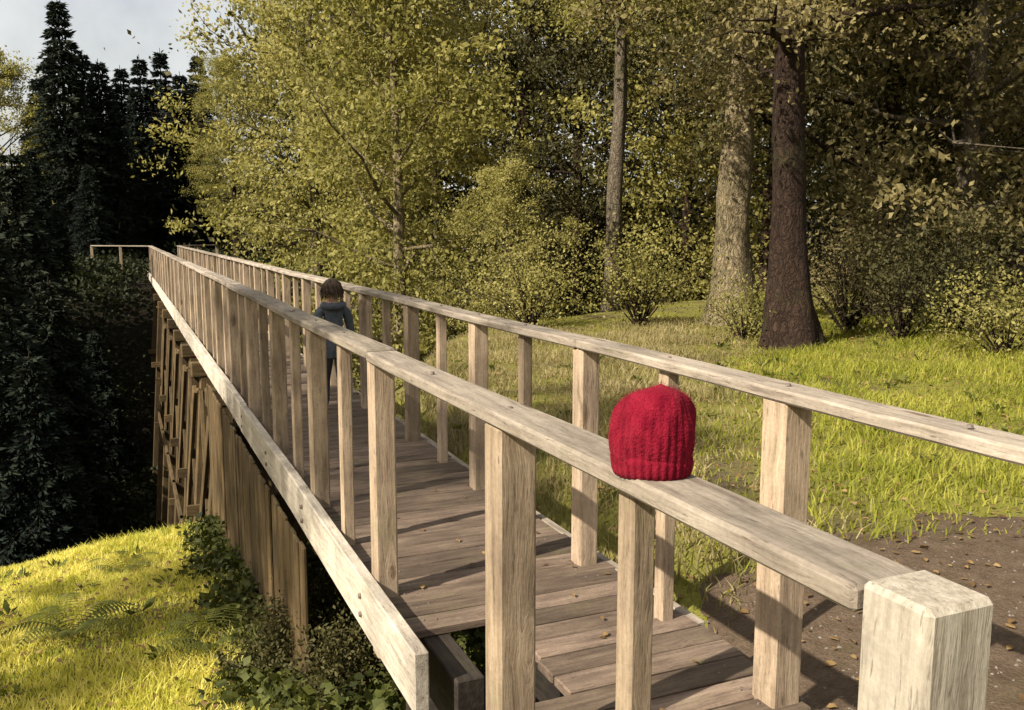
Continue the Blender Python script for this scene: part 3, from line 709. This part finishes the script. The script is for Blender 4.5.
# small stones trodden into the path
n = 2200; t = rs.randint(0, len(pathpts) - 30, n); ang = rs.uniform(0, 6.28, n); rad = 1.1 * np.sqrt(rs.uniform(0, 1, n))
x = pathpts[t, 0] + np.cos(ang) * rad; y = pathpts[t, 1] + np.sin(ang) * rad; k = ~((x > DL - .05) & (x < DR + .05) & (y > .3)); x, y = x[k], y[k]; n = len(x)
sz = rs.uniform(.004, .015, n)[:, None]; b = np.stack([x, y, ground_z(x, y) + .015], 1)
o8 = np.array([(1, 0, 0), (0, 1, 0), (-1, 0, 0), (0, -1, 0), (.1, .1, .6), (0, 0, -.5)]); V = b[:, None, :] + sz[:, None, :] * (o8[None] + rs.normal(size=(n, 6, 3)) * .18)
f8 = np.array([(0, 1, 4), (1, 2, 4), (2, 3, 4), (3, 0, 4), (1, 0, 5), (2, 1, 5), (3, 2, 5), (0, 3, 5)]); F = (np.arange(n)[:, None, None] * 6 + f8[None]).reshape(-1, 3)
tag(link('path_stones', np_mesh('path_stones', V.reshape(-1, 3), F), plain('grey_stone', (.13, .11, .09), .9, 30, .4)), 'small grey stones trodden into the earth path', 'stones', kind='stuff')
# ferns
def fern(seed, n=11, L=.55):
    rs = np.random.RandomState(seed); V = []; F = []
    for k in range(n):
        an = k * 2.4 + rs.uniform(-.3, .3); l = L * rs.uniform(.75, 1.15); o = np.array((math.cos(an), math.sin(an), 0)); sd = np.array((-o[1], o[0], 0))
        for q in range(18):
            t = (q + 1) / 18; p = o * l * t * .9 + np.array((0, 0, l * (1.05 * t - .85 * t * t))); wl = l * .24 * math.sin(math.pi * min(1, t * .9 + .08)) + .008
            for s in (-1, 1):
                b = len(V); e = p + sd * s * wl + o * wl * .35 - np.array((0, 0, wl * .25)); g = o * l * .024
                V += [p - g * .5, e, p + g]; F.append((b, b + 1, b + 2))
    return np_mesh('fronds', V, F)
FM = [fern(1), fern(2)]
for k, (x, y, sc, lab) in enumerate(((-.50, 7.3, 1.0, 'green fern clump in the middle of the sunlit left bank'), (-.15, 9.4, .8, 'small fern at the far brink of the left bank'),
                                     (.45, 6.6, .9, 'fern in the shade beside the nearest bridge pier'), (3.6, 6.3, .8, 'fern behind the far handrail beside the brown path'))):
    e = empty('fern', (x, y, float(ground_z(x, y))), lab, 'fern', 'ferns on the banks'); e.rotation_euler = (0, 0, k); e.scale = (sc,) * 3
    o = link('fronds', FM[k % 2], 'fern', e)

# ------------------------------------------------------------------ red knitted hat on the near handrail
def hat():
    e = empty('knitted_hat', (XN - .005, 1.665, hz + .0225), 'round crimson knitted hat resting on the near handrail', 'hat'); e.rotation_euler = (0, 0, .3); e.scale = (1.02, 1.02, 1.12)
    V = []; F = []; nu, nv = 192, 30
    for j in range(nv + 1):
        t = j / nv; ph = -.62 + t * (math.pi / 2 + .62); z = .082 + .092 * math.sin(ph); r = .092 * max(0, math.cos(ph)) ** .62 + .0004
        for i in range(nu):
            a = 2 * math.pi * i / nu; rr = r * (1 + .020 * math.cos(a * 32) * (1 - t)) + .004 * math.sin(3 * a + 5 * t) * (1 - t)
            q = math.sin(t * math.pi); rr *= 1 + .05 * q * math.sin(2 * a + .7 + 2 * t) + .035 * q * math.sin(5 * a + 7 * t) + .02 * q * math.sin(9 * a - 11 * t)
            V.append((rr * math.cos(a) * .95 + .010 * t, rr * math.sin(a) * 1.03 - .014 * t * t, z * (1 - .05 * t * math.sin(a + 1)) - .008 * t * math.exp(-((a - 2.2) / .7) ** 2) + .004 * math.sin(3 * a + 1) * q))
    for j in range(nv):
        for i in range(nu): F.append((j * nu + i, j * nu + (i + 1) % nu, (j + 1) * nu + (i + 1) % nu, (j + 1) * nu + i))
    m, t, b, N, L = nodes('crimson_wool')
    tc = N.new('ShaderNodeTexCoord'); n = noise(N, 320, 5, .7); n2 = noise(N, 26, 4); vs = N.new('ShaderNodeTexVoronoi'); vs.inputs['Scale'].default_value = 190
    for q in (n, n2, vs): L.new(tc.outputs['Object'], q.inputs['Vector'])
    r = ramp(N, [(.25, (.082, .0025, .009)), (.75, (.17, .009, .02))]); L.new(n2.outputs['Fac'], r.inputs[0])
    rf = ramp(N, [(.3, (.6, .6, .6)), (.7, (1.3, 1.3, 1.3))]); L.new(n.outputs['Fac'], rf.inputs[0]); L.new(mixc(N, L, .9, r.outputs[0], rf.outputs[0], 'MULTIPLY'), b.inputs['Base Color'])
    b.inputs['Roughness'].default_value = 1.0; b.inputs['Sheen Weight'].default_value = .12; b.inputs['Sheen Tint'].default_value = (.8, .2, .22, 1); b.inputs['Specular IOR Level'].default_value = 0
    bp = N.new('ShaderNodeBump'); bp.inputs['Strength'].default_value = .8; bp.inputs['Distance'].default_value = .003
    ad = N.new('ShaderNodeMath'); L.new(vs.outputs['Distance'], ad.inputs[0]); L.new(n.outputs['Fac'], ad.inputs[1]); L.new(ad.outputs[0], bp.inputs['Height']); L.new(bp.outputs[0], b.inputs['Normal'])
    cr_ = link('crown', np_mesh('crown', V, F, True), m, e)
    rs = np.random.RandomState(4); pv = np.array(V)[rs.randint(0, len(V), 2600)]; dv = pv - np.array((0, 0, .07)); dv /= np.linalg.norm(dv, axis=1, keepdims=True)
    fz, ff = leaf_quads(pv, .007, rs, .08, dirs=dv * 1.2); fo = link('wool_fuzz', np_mesh('wool_fuzz', fz, ff), m, cr_)
    V = []; F = []; nu = 192; prof = [(.070, .000), (.080, .002), (.085, .013), (.088, .034), (.086, .044), (.078, .047)]
    for (r_, z) in prof:
        for i in range(nu):
            a = 2 * math.pi * i / nu; rr = r_ * (1 + .022 * math.cos(a * 32)); V.append((rr * math.cos(a) * .93, rr * math.sin(a) * 1.05, z + .003 * math.sin(2 * a)))
    for j in range(len(prof) - 1):
        for i in range(nu): F.append((j * nu + i, j * nu + (i + 1) % nu, (j + 1) * nu + (i + 1) % nu, (j + 1) * nu + i))
    link('brim', np_mesh('brim', V, F, True), m, e)
hat()

# ------------------------------------------------------------------ small person walking away over the bridge
def person(x, y, rz):
    H = 1.22
    P = {}; E = []; R = {}
    def J(n, p, r, par=None):
        P[n] = p; R[n] = r
        if par: E.append((par, n))
    J('pelvis', (0, 0, .60), (.095, .08)); J('waist', (0, .005, .70), (.088, .072), 'pelvis'); J('chest', (0, .0, .83), (.105, .082), 'waist'); J('neckb', (0, -.008, .955), (.07, .06), 'chest')
    J('neck', (0, 0, 1.0), (.04, .042), 'neckb'); J('head1', (0, .012, 1.06), (.068, .075), 'neck'); J('head2', (0, .01, 1.13), (.078, .088), 'head1'); J('head3', (0, 0, 1.19), (.05, .06), 'head2')
    J('nose', (0, .098, 1.095), (.012, .012), 'head1'); J('earl', (-.084, 0, 1.10), (.012, .02), 'head2'); J('earr', (.084, 0, 1.10), (.012, .02), 'head2')
    for s, nm, st in ((-1, 'l', 1), (1, 'r', -1)):
        J('sh' + nm, (s * .125, 0, .925), (.048, .05), 'neckb'); J('el' + nm, (s * .165, -.03 - .05 * st, .755), (.038, .038), 'sh' + nm)
        J('wr' + nm, (s * .168, .03 - .07 * st, .60), (.028, .028), 'el' + nm); J('pa' + nm, (s * .165, .04 - .075 * st, .545), (.026, .016), 'wr' + nm)
        for q, (dx, ll) in enumerate(((-.018, .045), (-.006, .052), (.006, .05), (.018, .04))):
            a = P['pa' + nm]; J('f%d' % q + nm, (a[0] + s * 0, a[1] + dx, a[2] - .028), (.007, .007), 'pa' + nm); J('g%d' % q + nm, (a[0] - s * .012, a[1] + dx * 1.1, a[2] - .028 - ll * .6), (.006, .006), 'f%d' % q + nm)
        a = P['wr' + nm]; J('th' + nm, (a[0] - s * .022, a[1] + .028, a[2] - .045), (.008, .008), 'wr' + nm)
        J('hip' + nm, (s * .062, 0, .555), (.075, .078), 'pelvis'); J('kn' + nm, (s * .066, .03 + .07 * st, .315), (.052, .055), 'hip' + nm)
        J('an' + nm, (s * .066, -.03 + .13 * st, .075 + (.02 if st < 0 else 0)), (.036, .038), 'kn' + nm); J('to' + nm, (s * .075, .085 + .13 * st, .03), (.036, .028), 'an' + nm)
    names = list(P); idx = {n: k for k, n in enumerate(names)}
    me = bpy.data.meshes.new('body'); me.from_pydata([P[n] for n in names], [(idx[a], idx[b]) for a, b in E], [])
    o = bpy.data.objects.new('body_cage', me); C.objects.link(o)
    md = o.modifiers.new('skin', 'SKIN'); md.use_smooth_shade = True
    for n in names:
        sv = me.skin_vertices[0].data[idx[n]]; sv.radius = R[n]; sv.use_root = (n == 'pelvis')
    o.modifiers.new('sub', 'SUBSURF').levels = 2; o.modifiers['sub'].render_levels = 2
    dg = bpy.context.evaluated_depsgraph_get(); bme = bpy.data.meshes.new_from_object(o.evaluated_get(dg)); bpy.data.objects.remove(o)
    bme.name = 'body'; bme.materials.clear()
    for nm, col in (('skin', (.45, .27, .19)), ('grey_blue_jacket', (.055, .062, .075)), ('charcoal_trousers', (.045, .045, .052)), ('dark_shoes', (.03, .027, .025))): bme.materials.append(plain(nm, col, .85, 30, .3, .4, .006))
    for p in bme.polygons:
        c = p.center; p.use_smooth = True
        hand = c.z < .585 and abs(c.x) > .13
        p.material_index = 0 if (c.z > .985 or hand) else 1 if (c.z > .545 or abs(c.x) > .14) else 2 if c.z > .085 else 3
    e = empty('person', (x, y, 0.002), 'small person in dark grey-blue jacket and charcoal trousers walking away over the bridge', 'person'); e.rotation_euler = (0, 0, rz); e.scale = (1.04,) * 3
    link('body', bme, None, e)
    # hair: short brown cap
    V = []; F = []; nu, nv = 28, 12
    for j in range(nv + 1):
        t = j / nv; ph = t * math.pi * .62
        for i in range(nu):
            a = 2 * math.pi * i / nu; fr = max(0, math.sin(a)); ph2 = ph * (1 - .38 * fr)
            V.append((.088 * math.sin(ph2) * math.cos(a), .004 + .099 * math.sin(ph2) * math.sin(a), 1.115 + .105 * math.cos(ph2)))
    for j in range(nv):
        for i in range(nu): F.append((j * nu + i, (j + 1) * nu + i, (j + 1) * nu + (i + 1) % nu, j * nu + (i + 1) % nu))
    link('hair', np_mesh('hair', V, F, True), plain('brown_hair', (.05, .03, .018), .7, 90, .5, .6, .006), e)
    rs = np.random.RandomState(9); q = np.array(V)[rs.randint(0, len(V), 1600)]; q = q + rs.normal(size=q.shape) * .002; dd = (q - np.array((0, 0, 1.12))) * 7 + np.array((0, -.2, -1.9)); dd += rs.normal(size=dd.shape) * -.1
    sv, sf = leaf_quads(q, .05, rs, .12, dirs=dd * 1.6); link('hair_strands', np_mesh('hair_strands', sv, sf), bpy.data.materials['brown_hair'], e)
    # jacket hem and hood
    V = []; F = []; nu = 28; prof = [(.118, .096, .515), (.122, .100, .52), (.112, .094, .62), (.104, .088, .70)]
    for (rx, ry, z) in prof:
        for i in range(nu):
            a = 2 * math.pi * i / nu; f = 1 + .03 * math.sin(5 * a); V.append((rx * f * math.cos(a), ry * f * math.sin(a), z + .006 * math.sin(4 * a)))
    for j in range(len(prof) - 1):
        for i in range(nu): F.append((j * nu + i, j * nu + (i + 1) % nu, (j + 1) * nu + (i + 1) % nu, (j + 1) * nu + i))
    link('jacket_hem', np_mesh('jacket_hem', V, F, True), bme.materials[1], e)
    V, F = tube([(.085 * math.cos(a), -.025 + .075 * math.sin(a), .985 + .012 * math.sin(a)) for a in np.linspace(math.pi * .95, math.pi * 2.05, 14)], [.018] + [.034] * 12 + [.018], 10)
    link('hood', np_mesh('hood', V, F, True), bme.materials[1], e)
person(1.78, 8.35, 0)
